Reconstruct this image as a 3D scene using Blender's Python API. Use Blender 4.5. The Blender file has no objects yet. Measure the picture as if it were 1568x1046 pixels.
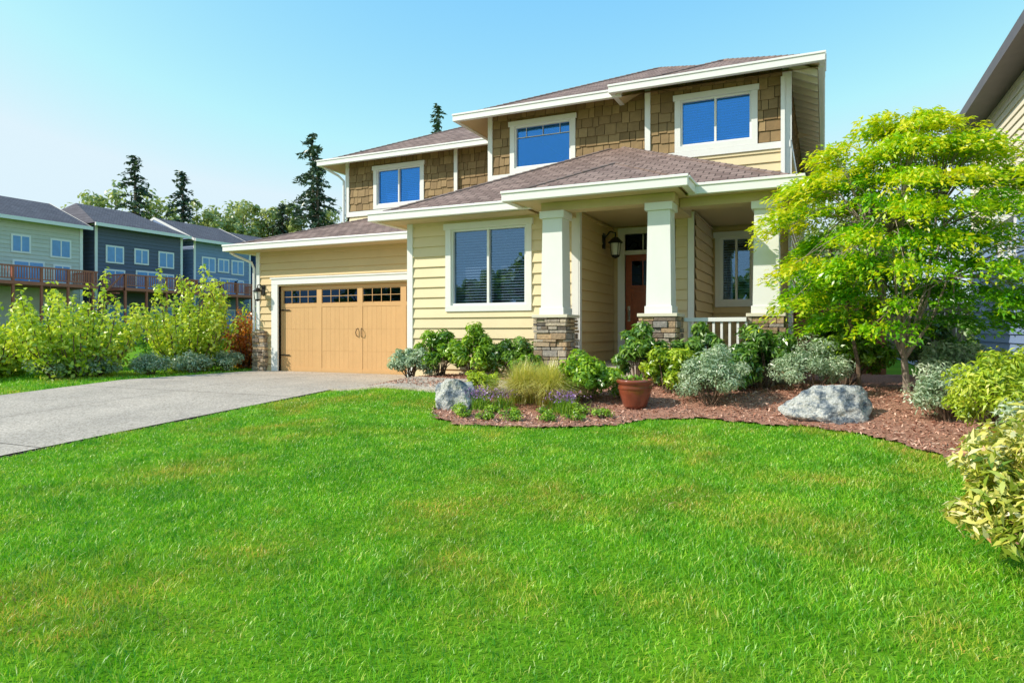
import bpy, math, random
import numpy as np
from mathutils import Vector, noise
random.seed(7); rng=np.random.default_rng(7)
scene=bpy.context.scene
COL=scene.collection
# ------------------------------------------------------------------ helpers
def link(o,parent=None):
    COL.objects.link(o)
    if parent: o.parent=parent
    return o
def empty(name):
    o=bpy.data.objects.new(name,None); o.empty_display_size=.2
    return link(o)
def ss(a,b,x):
    t=min(1,max(0,(x-a)/(b-a))); return t*t*(3-2*t)
def gz(x,y):
    base=min(0.0,max(-.5,-.5+.055*y))
    return base+.2*ss(7.8,9.8,y)*ss(-7.4,-6.2,x)*(1-ss(2,3.5,x))
def gz_np(X,Y):
    def s(a,b,x):
        t=np.clip((x-a)/(b-a),0,1); return t*t*(3-2*t)
    return np.minimum(0,np.maximum(-.5,-.5+.055*Y))+.2*s(7.8,9.8,Y)*s(-7.4,-6.2,X)*(1-s(2,3.5,X))

def N(nt,t,**kw):
    n=nt.nodes.new(t)
    for k,v in kw.items(): setattr(n,k,v)
    return n
def newmat(name):
    m=bpy.data.materials.new(name); m.use_nodes=True; nt=m.node_tree; nt.nodes.clear()
    out=N(nt,'ShaderNodeOutputMaterial'); return m,nt,out
def c4(c): return (c[0],c[1],c[2],1)
def mixc(nt,fac,a,b,blend='MIX'):
    n=N(nt,'ShaderNodeMix',data_type='RGBA',blend_type=blend)
    def put(sock,v):
        if isinstance(v,bpy.types.NodeSocket): nt.links.new(v,sock)
        elif isinstance(v,(int,float)): sock.default_value=v
        else: sock.default_value=c4(v)
    put(n.inputs[0],fac); put(n.inputs[6],a); put(n.inputs[7],b)
    return n.outputs[2]
def mathn(nt,op,a,b=0.0):
    n=N(nt,'ShaderNodeMath',operation=op)
    for i,v in enumerate((a,b)):
        if isinstance(v,bpy.types.NodeSocket): nt.links.new(v,n.inputs[i])
        else: n.inputs[i].default_value=v
    return n.outputs[0]
def noisen(nt,scale,detail=4,rough=.55,vec=None):
    g=N(nt,'ShaderNodeNewGeometry')
    n=N(nt,'ShaderNodeTexNoise'); n.inputs['Scale'].default_value=scale; n.inputs['Detail'].default_value=detail
    n.inputs['Roughness'].default_value=rough
    nt.links.new(vec if vec else g.outputs['Position'],n.inputs['Vector'])
    return n.outputs['Fac']
def ramp(nt,fac,stops):
    r=N(nt,'ShaderNodeValToRGB'); e=r.color_ramp.elements
    while len(e)<len(stops): e.new(.5)
    for i,(p,c) in enumerate(stops): e[i].position=p; e[i].color=c4(c)
    nt.links.new(fac,r.inputs[0]); return r.outputs[0]
def attr(nt,name='rnd'):
    a=N(nt,'ShaderNodeAttribute'); a.attribute_name=name; return a.outputs['Fac']
def pmat(name,ca,cb=None,rough=.6,ns=3.0,namp=.25,bump=.0,bs=60,metal=0,spec=.4,coat=0):
    m,nt,out=newmat(name)
    p=N(nt,'ShaderNodeBsdfPrincipled')
    col=mixc(nt,attr(nt),ca,cb if cb else ca)
    nz=ramp(nt,noisen(nt,ns,6,.65),[(.25,(1-namp,)*3),(.75,(1+namp*.25,)*3)])
    col=mixc(nt,1.0,col,nz,'MULTIPLY')
    nt.links.new(col,p.inputs['Base Color'])
    p.inputs['Roughness'].default_value=rough; p.inputs['Metallic'].default_value=metal
    p.inputs['Specular IOR Level'].default_value=spec; p.inputs['Coat Weight'].default_value=coat
    if bump:
        b=N(nt,'ShaderNodeBump'); b.inputs['Strength'].default_value=bump; b.inputs['Distance'].default_value=.02
        nt.links.new(noisen(nt,bs,4),b.inputs['Height']); nt.links.new(b.outputs[0],p.inputs['Normal'])
    nt.links.new(p.outputs[0],out.inputs[0]); return m
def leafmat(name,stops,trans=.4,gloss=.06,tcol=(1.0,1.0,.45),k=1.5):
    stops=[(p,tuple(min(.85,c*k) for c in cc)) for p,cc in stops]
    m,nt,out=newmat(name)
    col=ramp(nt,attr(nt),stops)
    d=N(nt,'ShaderNodeBsdfDiffuse'); t=N(nt,'ShaderNodeBsdfTranslucent'); g=N(nt,'ShaderNodeBsdfGlossy')
    g.inputs['Roughness'].default_value=.35
    nt.links.new(col,d.inputs[0])
    nt.links.new(mixc(nt,1.0,col,tcol,'MULTIPLY'),t.inputs[0])
    a=N(nt,'ShaderNodeMixShader'); a.inputs[0].default_value=trans
    nt.links.new(d.outputs[0],a.inputs[1]); nt.links.new(t.outputs[0],a.inputs[2])
    b=N(nt,'ShaderNodeMixShader'); b.inputs[0].default_value=gloss
    nt.links.new(a.outputs[0],b.inputs[1]); nt.links.new(g.outputs[0],b.inputs[2])
    nt.links.new(b.outputs[0],out.inputs[0]); return m
def roofmat(name,axis,c1,c2,c3):
    m,nt,out=newmat(name)
    g=N(nt,'ShaderNodeNewGeometry'); s=N(nt,'ShaderNodeSeparateXYZ'); nt.links.new(g.outputs['Position'],s.inputs[0])
    cmb=N(nt,'ShaderNodeCombineXYZ')
    nt.links.new(mathn(nt,'MULTIPLY',s.outputs[axis],1/.22),cmb.inputs[0])
    nt.links.new(mathn(nt,'MULTIPLY',s.outputs[2],1/.062),cmb.inputs[1])
    br=N(nt,'ShaderNodeTexBrick'); nt.links.new(cmb.outputs[0],br.inputs['Vector'])
    br.inputs['Scale'].default_value=1; br.inputs['Brick Width'].default_value=1; br.inputs['Row Height'].default_value=1
    br.inputs['Mortar Size'].default_value=.06; br.inputs['Mortar Smooth'].default_value=.5; br.inputs['Bias'].default_value=0
    br.inputs['Color1'].default_value=c4(c1); br.inputs['Color2'].default_value=c4(c2); br.inputs['Mortar'].default_value=c4(c3)
    nz=ramp(nt,noisen(nt,110,3,.7),[(.3,(.6,.6,.6)),(.7,(1.3,1.27,1.25))])
    nz2=ramp(nt,noisen(nt,1.3,4,.6),[(.3,(.82,.82,.82)),(.7,(1.1,1.1,1.1))])
    col=mixc(nt,1.0,br.outputs[0],nz,'MULTIPLY'); col=mixc(nt,1.0,col,nz2,'MULTIPLY')
    p=N(nt,'ShaderNodeBsdfPrincipled'); nt.links.new(col,p.inputs['Base Color']); p.inputs['Roughness'].default_value=.95
    p.inputs['Specular IOR Level'].default_value=.15
    b=N(nt,'ShaderNodeBump'); b.inputs['Strength'].default_value=.4; b.inputs['Distance'].default_value=.014; b.invert=True
    nt.links.new(br.outputs['Fac'],b.inputs['Height']); nt.links.new(b.outputs[0],p.inputs['Normal'])
    nt.links.new(p.outputs[0],out.inputs[0]); return m

class MB:
    def __init__(s): s.v=[];s.f=[];s.m=[];s.r=[]
    def poly(s,pts,m=0,r=.5):
        b=len(s.v); s.v+= [tuple(p) for p in pts]; s.r+=[r]*len(pts)
        s.f.append(tuple(range(b,b+len(pts)))); s.m.append(m)
    def box(s,x0,x1,y0,y1,z0,z1,m=0,r=.5,tf=None):
        if x0>x1:x0,x1=x1,x0
        if y0>y1:y0,y1=y1,y0
        if z0>z1:z0,z1=z1,z0
        c=[(x0,y0,z0),(x1,y0,z0),(x1,y1,z0),(x0,y1,z0),(x0,y0,z1),(x1,y0,z1),(x1,y1,z1),(x0,y1,z1)]
        if tf: c=[tf(*p) for p in c]
        b=len(s.v); s.v+=c; s.r+=[r]*8
        for q in ((0,3,2,1),(4,5,6,7),(0,1,5,4),(1,2,6,5),(2,3,7,6),(3,0,4,7)):
            s.f.append(tuple(b+i for i in q)); s.m.append(m)
    def tube(s,pts,rad,m=0,r=.5,n=7):
        pts=[Vector(p) for p in pts]; rings=[]
        for i,p in enumerate(pts):
            d=(pts[min(i+1,len(pts)-1)]-pts[max(i-1,0)]).normalized()
            u=d.orthogonal().normalized() if i==0 else (u-d*u.dot(d)).normalized()
            w=d.cross(u); b=len(s.v)
            for k in range(n):
                a=2*math.pi*k/n; s.v.append(tuple(p+(u*math.cos(a)+w*math.sin(a))*rad[i])); s.r.append(r)
            rings.append(b)
        for i in range(len(rings)-1):
            for k in range(n):
                k2=(k+1)%n; s.f.append((rings[i]+k,rings[i]+k2,rings[i+1]+k2,rings[i+1]+k)); s.m.append(m)
        s.f.append(tuple(rings[0]+k for k in range(n))[::-1]); s.m.append(m)
        s.f.append(tuple(rings[-1]+k for k in range(n))); s.m.append(m)
    def lathe(s,cx,cy,prof,m=0,n=36,r=.5):
        b=len(s.v)
        for (rr,z) in prof:
            for k in range(n):
                a=2*math.pi*k/n; s.v.append((cx+rr*math.cos(a),cy+rr*math.sin(a),z)); s.r.append(r)
        for i in range(len(prof)-1):
            for k in range(n):
                k2=(k+1)%n; s.f.append((b+i*n+k,b+i*n+k2,b+(i+1)*n+k2,b+(i+1)*n+k)); s.m.append(m)
    def make(s,name,mats,parent=None,bevel=0,smooth=False):
        me=bpy.data.meshes.new(name); me.from_pydata(s.v,[],s.f)
        for mt in mats: me.materials.append(mt)
        me.polygons.foreach_set('material_index',s.m)
        a=me.attributes.new('rnd','FLOAT','POINT'); a.data.foreach_set('value',s.r)
        if smooth: me.polygons.foreach_set('use_smooth',[True]*len(s.f))
        me.update(); o=bpy.data.objects.new(name,me); link(o,parent)
        if bevel:
            b=o.modifiers.new('b','BEVEL'); b.width=bevel; b.segments=2; b.limit_method='ANGLE'
        return o
def npmesh(name,V,F,R,mat,parent=None,smooth=False):
    me=bpy.data.meshes.new(name)
    me.vertices.add(len(V)); me.vertices.foreach_set('co',np.asarray(V,np.float32).ravel())
    tot=sum(f.size for f in F); nf=sum(len(f) for f in F)
    me.loops.add(tot); me.loops.foreach_set('vertex_index',np.concatenate([f.ravel() for f in F]).astype(np.int32))
    starts=[];o=0
    for f in F:
        k=f.shape[1]; starts.append(o+np.arange(len(f))*k); o+=f.size
    me.polygons.add(nf); me.polygons.foreach_set('loop_start',np.concatenate(starts).astype(np.int32))
    a=me.attributes.new('rnd','FLOAT','POINT'); a.data.foreach_set('value',np.asarray(R,np.float32))
    me.materials.append(mat); me.update(calc_edges=True); me.validate()
    if smooth: me.polygons.foreach_set('use_smooth',[True]*nf)
    ob=bpy.data.objects.new(name,me); return link(ob,parent)
def unit(a): return a/np.maximum(np.linalg.norm(a,axis=1,keepdims=True),1e-6)
def leaves(name,C,Nn,L,W,R,mat,parent,U=None,fold=.12):
    n=len(C); Nn=unit(Nn)
    if U is None: U=rng.normal(size=(n,3))
    U=unit(U-Nn*np.sum(U*Nn,axis=1,keepdims=True)); V=np.cross(Nn,U)
    L=np.broadcast_to(L,(n,))[:,None]*rng.uniform(.65,1.25,(n,1)); W=np.broadcast_to(W,(n,))[:,None]*rng.uniform(.7,1.2,(n,1))
    f=Nn*L*fold
    P=np.stack([C-U*L*.5, C+V*W*.5+f, C+U*L*.5, C-V*W*.5+f],axis=1).reshape(-1,3)
    F=np.arange(4*n).reshape(n,4)
    return npmesh(name,P,[F],np.repeat(np.clip(R,0,1),4),mat,parent)
def rdir(n):
    return unit(rng.normal(size=(n,3)))

# ------------------------------------------------------------------ materials
M_lap=pmat('lap_siding_cream',(.74,.61,.37),(.79,.65,.40),rough=.55,ns=2,namp=.08)
M_lapT=pmat('lap_siding_tan',(.66,.49,.25),(.70,.52,.27),rough=.55,ns=2,namp=.08)
M_shing=pmat('shingle_siding_brown',(.23,.145,.062),(.39,.26,.12),rough=.75,ns=9,namp=.25,bump=.15,bs=120)
M_back=pmat('sheathing_brown',(.06,.04,.02),rough=.9)
M_white=pmat('white_trim_paint',(.79,.78,.75),(.83,.82,.79),rough=.45,ns=4,namp=.05)
M_cream=pmat('cream_paint',(.72,.66,.52),rough=.5,ns=3,namp=.06)
M_soff=pmat('soffit_paint',(.64,.49,.28),rough=.6,ns=3,namp=.08)
M_gar=pmat('garage_door_tan',(.62,.37,.16),(.65,.39,.17),rough=.5,ns=5,namp=.06)
M_door=pmat('red_wood_door',(.36,.08,.025),(.42,.105,.035),rough=.3,ns=14,namp=.3,coat=.3)
M_black=pmat('black_iron',(.015,.014,.013),rough=.4)
M_conc=pmat('exposed_aggregate',(.50,.43,.35),(.55,.47,.39),rough=.9,ns=1.2,namp=.18,bump=.5,bs=180)
M_inter=pmat('interior_wall',(.10,.085,.07),rough=.9)
M_blind=pmat('window_blind',(.75,.75,.75),rough=.5)
M_roofx=roofmat('roof_shingle_front',0,(.34,.245,.21),(.21,.145,.125),(.09,.065,.055))
M_roofy=roofmat('roof_shingle_side',1,(.34,.245,.21),(.21,.145,.125),(.09,.065,.055))
M_cap=pmat('ridge_cap_shingle',(.20,.14,.12),(.31,.22,.19),rough=.95,ns=100,namp=.4)
def glassmat(name,tint,fac,gcol=(.75,.88,1,1),bs=.02):
    m,nt,out=newmat(name)
    t=N(nt,'ShaderNodeBsdfTransparent'); t.inputs[0].default_value=c4(tint)
    g=N(nt,'ShaderNodeBsdfGlossy'); g.inputs['Roughness'].default_value=.012; g.inputs[0].default_value=gcol
    b=N(nt,'ShaderNodeBump'); b.inputs['Strength'].default_value=bs; b.inputs['Distance'].default_value=.1
    nt.links.new(noisen(nt,1.2,1),b.inputs['Height']); nt.links.new(b.outputs[0],g.inputs['Normal'])
    x=N(nt,'ShaderNodeMixShader'); x.inputs[0].default_value=fac; nt.links.new(t.outputs[0],x.inputs[1]); nt.links.new(g.outputs[0],x.inputs[2])
    nt.links.new(x.outputs[0],out.inputs[0]); return m
M_glass=glassmat('window_glass',(.66,.72,.80),.17,(.45,.72,1,1))
M_glassU=glassmat('upper_window_glass',(.46,.70,.98),.34,(.12,.48,1,1))  # blue of the reflected sky put into the tint and gloss colour
def stonemat():
    m,nt,out=newmat('ledge_stone')
    col=ramp(nt,attr(nt),[(0,(.13,.11,.095)),(.25,(.38,.26,.16)),(.5,(.56,.38,.21)),(.75,(.31,.28,.25)),(1,(.62,.50,.36))])
    col=mixc(nt,1.0,col,ramp(nt,noisen(nt,25,5,.7),[(.3,(.5,.5,.5)),(.7,(1.2,1.2,1.2))]),'MULTIPLY')
    p=N(nt,'ShaderNodeBsdfPrincipled'); nt.links.new(col,p.inputs['Base Color']); p.inputs['Roughness'].default_value=.85
    b=N(nt,'ShaderNodeBump'); b.inputs['Strength'].default_value=.6; b.inputs['Distance'].default_value=.02
    nt.links.new(noisen(nt,40,5),b.inputs['Height']); nt.links.new(b.outputs[0],p.inputs['Normal'])
    nt.links.new(p.outputs[0],out.inputs[0]); return m
M_stone=stonemat()

# ------------------------------------------------------------------ wall system
def TF(kind,c):
    if kind=='-Y': return lambda a,o,z:(a,c-o,z)
    if kind=='+Y': return lambda a,o,z:(a,c+o,z)
    if kind=='+X': return lambda a,o,z:(c+o,a,z)
    if kind=='-X': return lambda a,o,z:(c-o,a,z)
def sheath(mb,tf,a0,a1,z0,z1,hole=None,m=0,th=.12):
    if hole is None: mb.box(a0,a1,-th,0,z0,z1,m,.5,tf); return
    h0,h1,g0,g1=hole
    mb.box(a0,h0,-th,0,z0,z1,m,.5,tf); mb.box(h1,a1,-th,0,z0,z1,m,.5,tf)
    if g0>z0: mb.box(h0,h1,-th,0,z0,g0,m,.5,tf)
    if z1>g1: mb.box(h0,h1,-th,0,g1,z1,m,.5,tf)
def spans(a0,a1,za,zb,hole):
    if hole is None or zb<=hole[2]+1e-4 or za>=hole[3]-1e-4: return [(a0,a1,za,zb)]
    h0,h1,g0,g1=hole
    if a1<=h0 or a0>=h1: return [(a0,a1,za,zb)]
    out=[]
    if h0>a0: out.append((a0,h0,za,zb))
    if h1<a1: out.append((h1,a1,za,zb))
    c0,c1=max(a0,h0),min(a1,h1)
    if za<g0: out.append((c0,c1,za,g0))
    if zb>g1: out.append((c0,c1,g1,zb))
    return out
def lap(mb,tf,a0,a1,z0,z1,hole=None,e=.18,m=0,out=.038):
    z=z0
    while z<z1-1e-3:
        zt=min(z+e,z1); r=random.random()
        for (b0,b1,c0,c1) in spans(a0,a1,z,zt,hole):
            ob=out-(out-.006)*(c0-z)/e; ot=out-(out-.006)*(c1-z)/e
            mb.poly([tf(b0,ob,c0),tf(b1,ob,c0),tf(b1,ot,c1),tf(b0,ot,c1)],m,r)
            mb.poly([tf(b0,.001,c0),tf(b1,.001,c0),tf(b1,ob,c0),tf(b0,ob,c0)],m,r)
        z+=e
def shakes(mb,tf,a0,a1,z0,z1,hole=None,e=.205,m=0):
    z=z0
    while z<z1-1e-3:
        zt=min(z+e+.02,z1)
        a=a0
        while a<a1-.01:
            w=random.choice((.13,.17,.21,.25)); b=min(a+w,a1)
            if a1-b<.06: b=a1
            for (b0,b1,c0,c1) in spans(a,b-.012,z,zt,hole):
                if b1-b0<.01 or c1-c0<.02: continue
                if c0==z: c0=z+random.uniform(-.022,.022) if z>z0 else z0
                r=random.random(); ob=.034+random.uniform(0,.008)
                mb.poly([tf(b0,ob,c0),tf(b1,ob,c0),tf(b1,.012,c1),tf(b0,.012,c1)],m,r)
                mb.poly([tf(b0,.001,c0),tf(b1,.001,c0),tf(b1,ob,c0),tf(b0,ob,c0)],m,0)
                for bb in (b0,b1): mb.poly([tf(bb,.001,c0),tf(bb,ob,c0),tf(bb,.012,c1)],m,0)
            a=b
        z+=e
def window(name,tf,a0,a1,z0,z1,parent,mull=True,blind=1.0,tw=.11,grid=False,glass=None,sh=.022):
    mb=MB(); t=.05
    mb.box(a0,a1,.001,t,z0,z0+tw,0,.3,tf); mb.box(a0-.03,a1+.03,.001,t+.02,z1-tw,z1,0,.5,tf)
    mb.box(a0,a0+tw,.001,t-.003,z0+tw,z1-tw,0,.7,tf); mb.box(a1-tw,a1,.001,t-.003,z0+tw,z1-tw,0,.2,tf)
    i0,i1,k0,k1=a0+tw,a1-tw,z0+tw,z1-tw; fw=.035
    for q in ((i0,i1,k0,k0+fw),(i0,i1,k1-fw,k1)): mb.box(q[0],q[1],-.09,.015,q[2],q[3],0,.9,tf)
    for q in ((i0,i0+fw),(i1-fw,i1)): mb.box(q[0],q[1],-.088,.014,k0+fw,k1-fw,0,.9,tf)
    mid=(i0+i1)/2
    if mull: mb.box(mid-.02,mid+.02,-.085,.012,k0+fw,k1-fw,0,.9,tf)
    if grid:
        zz=k1-(k1-k0)*.27; mb.box(i0+fw,i1-fw,-.035,-.02,zz-.006,zz+.006,0,.9,tf)
        for q in (.2,.5,.8): 
            aa=i0+(i1-i0)*q; mb.box(aa-.005,aa+.005,-.034,-.021,zz+.01,k1-fw,0,.9,tf)
    mb.box(i0+fw-.005,i1-fw+.005,-.052,-.046,k0+fw-.005,k1-fw+.005,1,.5,tf)
    zb=k1-fw
    while zb>k1-(k1-k0)*blind+fw:
        mb.poly([tf(i0+.02,-.146,zb),tf(i1-.02,-.146,zb),tf(i1-.02,-.124,zb-sh),tf(i0+.02,-.124,zb-sh)],2,.5); zb-=.05
    return mb.make(name,[M_white,glass or M_glass,M_blind],parent)
def hipfaces(mb,faces,z_drop=.12,m=(0,1,2)):
    for f in faces:
        n=(Vector(f[1])-Vector(f[0])).cross(Vector(f[2])-Vector(f[0]))
        mb.poly(f,m[0] if abs(n.y)>abs(n.x) else m[1],.5)
        mb.poly([(p[0],p[1],p[2]-z_drop) for p in f],m[2],.5)
def hip(mb,x0,x1,y0,y1,z,p,axis='Y'):
    A=(x0,y0,z);B=(x1,y0,z);C=(x1,y1,z);D=(x0,y1,z)
    if axis=='Y':
        h=(x1-x0)/2; E=((x0+x1)/2,y0+h,z+p*h);F=((x0+x1)/2,max(y1-h,y0+h),z+p*h)
        fs=[[A,B,E],[B,C,F,E],[C,D,F],[D,A,E,F]]; lines=[(A,E),(B,E),(E,F),(C,F),(D,F)]
    else:
        h=(y1-y0)/2; E=(x0+h,(y0+y1)/2,z+p*h);F=(x1-h,(y0+y1)/2,z+p*h)
        fs=[[A,B,F,E],[B,C,F],[C,D,E,F],[D,A,E]]; lines=[(A,E),(D,E),(E,F),(B,F),(C,F)]
    hipfaces(mb,fs)
    for a,b in lines: caps(mb,a,b)
def caps(mb,a,b):
    a=Vector(a);b=Vector(b);L=(b-a).length
    if L<.05:return
    n=max(1,int(L/.16))
    for i in range(n):
        p=a.lerp(b,i/n);q=a.lerp(b,(i+1.1)/n); up=Vector((0,0,-.022))
        mb.tube([p+up*.7,q+up],[.05,.046],3,random.random(),6)
def eave(mb,x0,x1,y0,y1,z,sides='FLR',m=0,h=.14,t=.10):
    if 'F' in sides:
        mb.box(x0-t,x1+t,y0-t,y0+.0,z-h,z+.015,m,.5); mb.box(x0-t-.012,x1+t+.012,y0-t-.018,y0-t-.001,z-.02,z+.022,m,.9)
    if 'L' in sides: mb.box(x0-t+.002,x0,y0+.001,y1,z-h,z+.013,m,.4); mb.box(x0-t-.016,x0-t+.001,y0,y1,z-.02,z+.02,m,.9)
    if 'R' in sides: mb.box(x1,x1+t-.002,y0+.001,y1,z-h,z+.013,m,.4); mb.box(x1+t-.001,x1+t+.016,y0,y1,z-.02,z+.02,m,.9)

# ------------------------------------------------------------------ MAIN HOUSE
H=empty('two_storey_house')
W=MB()
WM=[M_lap,M_lapT,M_shing,M_back,M_white,M_cream]
def corner(tf,a,z0,z1,w=.10,o=.045): W.box(a-w/2,a+w/2,.001,o,z0,z1,4,.5,tf)
g=TF('-Y',12.8); dh=(-12.37,-7.49,-.02,2.13)
sheath(W,g,-13.07,-7.17,-.05,3.12,dh,1,.15)
gh=(-12.57,-7.29,-.05,2.33)
lap(W,g,-12.97,-7.18,0.02,3.1,gh,.18,1)
W.box(-12.57,-7.2,.001,.05,2.17,2.34,4,.5,g); W.box(-12.57,-12.37,-.1,.048,0,2.168,4,.5,g); W.box(-7.49,-7.2,-.1,.048,0,2.168,5,.5,g)
W.box(-12.60,-7.19,.05,.07,2.31,2.345,4,.9,g)
W.box(-13.09,-12.97,.001,.045,1.05,3.1,4,.5,g)
gl=TF('-X',-13.07); sheath(W,gl,12.81,22,-.05,3.12,None,1); lap(W,gl,12.9,22,.02,3.1,None,.18,0)
l=TF('-Y',10.8); lw=(-6.35,-4.62,1.37,2.98)
lh=(-6.24,-4.73,1.48,2.87)
sheath(W,l,-7.17,-3.78,-.1,3.1,lh,1)
lap(W,l,-7.08,-3.88,.12,3.08,lw,.19,0)
W.box(-7.19,-7.07,.001,.045,.0,3.08,4,.5,l); W.box(-3.88,-3.76,.001,.045,.0,3.08,4,.5,l)
ll=TF('-X',-7.17); sheath(W,ll,10.93,12.64,-.1,3.1,None,1); lap(W,ll,10.85,12.79,.12,3.08,None,.19,0)
lr=TF('+X',-3.78); sheath(W,lr,10.93,13.0,-.1,3.05,None,1); lap(W,lr,10.87,12.8,.46,3.02,None,.18,1)
W.box(10.76,10.86,.001,.045,.45,3.02,4,.5,lr)
d=TF('-Y',12.9); dr=(-3.54,-2.63,.45,2.9)
sheath(W,d,-3.78,-2.4,.2,3.05,dr,1); lap(W,d,-3.75,-2.4,.46,3.02,(-3.68,-2.49,.4,3.02),.18,1)
W.box(-3.68,-3.54,-.1,.04,.45,2.9,4,.5,d); W.box(-2.63,-2.49,-.1,.04,.45,2.9,4,.5,d); W.box(-3.68,-2.49,-.1,.045,2.9,3.02,4,.5,d)
W.box(-3.54,-2.63,-.1,.035,2.5,2.58,4,.5,d)
b=TF('-Y',11.6); sheath(W,b,-2.4,-2.0,.2,3.05,None,1); lap(W,b,-2.3,-2.1,.46,3.02,None,.18,0); corner(b,-2.36,.45,3.02); corner(b,-2.04,.45,3.02)
bl=TF('-X',-2.4); sheath(W,bl,11.73,13.0,.2,3.05,None,1); lap(W,bl,11.65,12.85,.46,3.02,None,.18,0)
bq=TF('+X',-2.0); sheath(W,bq,11.73,13.5,.2,3.05,None,1); lap(W,bq,11.67,13.57,.46,3.02,None,.18,1)
p=TF('-Y',13.6); pw=(-1.93,-1.15,1.48,2.93); ph=(-1.82,-1.26,1.59,2.82)
sheath(W,p,-2.0,-.61,.2,3.15,ph,1); lap(W,p,-1.97,-.7,.46,3.02,pw,.18,1)
u1=TF('-Y',13.6); u1t=(-2.71,-1.15,4.57,5.7); u1h=(-2.6,-1.26,4.68,5.59)
sheath(W,u1,-3.29,-.61,3.16,6.0,u1h,3)
lap(W,u1,-3.22,-.7,3.3,4.44,None,.18,0)
shakes(W,u1,-3.2,-.7,4.58,5.97,u1t,.205,2)
W.box(-3.33,-.57,.001,.06,4.44,4.565,4,.5,u1)
W.box(-.71,-.59,.001,.057,3.3,4.44,4,.5,u1);W.box(-.71,-.59,.001,.057,4.565,5.95,4,.5,u1); W.box(-3.31,-3.2,.001,.057,4.57,5.97,4,.5,u1)
W.box(-.735,-.665,.07,.12,3.5,5.75,4,.9,u1)
u2=TF('-Y',13.8); u2t=(-6.44,-4.88,4.56,5.72); u2h=(-6.33,-4.99,4.67,5.61)
sheath(W,u2,-6.97,-3.30,3.3,6.05,u2h,3)
lap(W,u2,-6.9,-3.3,3.9,4.42,None,.18,0); W.box(-6.99,-3.3,.001,.06,4.42,4.555,4,.5,u2)
shakes(W,u2,-6.88,-3.31,4.56,5.98,u2t,.205,2); W.box(-6.99,-6.88,.001,.057,4.556,5.98,4,.5,u2)
ul=TF('-X',-6.97); sheath(W,ul,13.93,24,3.3,6.05,None,3); shakes(W,ul,13.85,15.5,4.3,5.98,None,.205,2)
u3=TF('-Y',15.5); u3t=(-11.46,-9.8,4.42,5.62); u3h=(-11.35,-9.91,4.53,5.51)
sheath(W,u3,-12.4,-7.1,3.2,5.95,u3h,3)
W.box(-12.42,-7.1,.001,.06,4.26,4.40,4,.5,u3); shakes(W,u3,-12.3,-7.1,4.42,5.92,u3t,.205,2); lap(W,u3,-12.3,-7.1,3.6,4.26,None,.18,0)
W.box(-12.42,-12.3,.001,.057,4.40,5.92,4,.5,u3); W.box(-8.83,-8.73,.06,.11,4.40,5.85,4,.9,u3)
u3l=TF('-X',-12.4); sheath(W,u3l,15.6,22,3.2,5.95,None,3); shakes(W,u3l,15.55,22,3.6,5.92,None,.205,2)
r=TF('+X',-.61); sheath(W,r,13.73,24,-.1,5.98,None,3); lap(W,r,13.65,24,.1,4.44,None,.18,0); shakes(W,r,13.7,24,4.58,5.95,None,.205,2)
W.box(13.6,24,.001,.06,4.44,4.565,4,.5,r); W.box(13.56,13.69,.001,.057,4.57,5.93,4,.5,r); W.box(13.56,13.69,.001,.057,.1,4.44,4,.5,r)
W.box(-13.07,-.7,23.9,24,-.1,5.9,1,.5)
W.box(-13.07,-6.9,21.9,22,-.1,5.9,1,.5)
W.make('walls',WM,H)
I=MB()
I.box(-7.0,-.8,14.1,23.8,3.12,3.2,0); I.box(-12.9,-.8,17.6,17.7,-.05,5.8,0); I.box(-7.0,-3.9,11,14,.35,.4,0); I.box(-12.9,-7.2,13,21.8,-.06,-.03,0)
I.make('interior_floors',[M_inter],H)
window('living_room_window',l,*lw[:2],*lw[2:],H,sh=.020)
window('porch_window',p,*pw[:2],*pw[2:],H,blind=.9)
window('upper_right_window',u1,*u1t,H,blind=.95,glass=M_glassU,sh=.03)
window('upper_middle_window',u2,*u2t,H,mull=False,blind=0,grid=True,glass=M_glassU)
window('upper_left_window',u3,*u3t,H,blind=.95,glass=M_glassU,sh=.03)
R=MB(); E=MB()
RM=[M_roofx,M_roofy,M_soff,M_cap]
PT=.48
hip(R,-7.48,-.10,13.25,24.3,5.86,PT,'Y'); eave(E,-7.48,-.10,13.25,24.3,5.86,'LR'); E.box(-7.58,-3.7,13.15,13.25,5.72,5.875,0); E.box(-7.59,-3.7,13.132,13.149,5.84,5.882,0,.9)
hip(R,-3.80,-.08,13.05,18.0,5.885,PT,'Y'); eave(E,-3.80,-.08,13.05,13.9,5.885,'FLR')
hip(R,-12.94,-5.5,15.05,22.05,5.82,PT,'X'); eave(E,-12.94,-7.1,15.05,22.05,5.82,'FL')
z=3.18; ap=(-3.97,13.92,z+PT*3.62)
A=(-7.59,10.3,z);B=(-.35,10.3,z); Lb=(-7.59,15.5,z)
f=[[A,B,ap],[A,ap,(-3.97,15.5,ap[2]),Lb],[B,(-.35,13.59,z),(-3.97+3.29,13.59,z+PT*.33),(-3.97,13.59+.33,ap[2])]]
hipfaces(R,f); caps(R,A,ap); caps(R,B,ap)
eave(E,-7.59,-.35,10.3,13.0,z,'R'); eave(E,-7.59,-4.5,10.3,12.3,z,'FL'); eave(E,-1.75,-.35,10.3,10.31,z,'F')
hip(R,-4.52,-1.83,9.65,13.2,z+.006,PT,'Y'); eave(E,-4.52,-1.83,9.65,10.35,z+.006,'FLR')
G0=(-13.6,12.35,3.15);pg=.36;k=3.15
Gq=(-13.6+k,12.35+k,3.15+pg*k)
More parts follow.
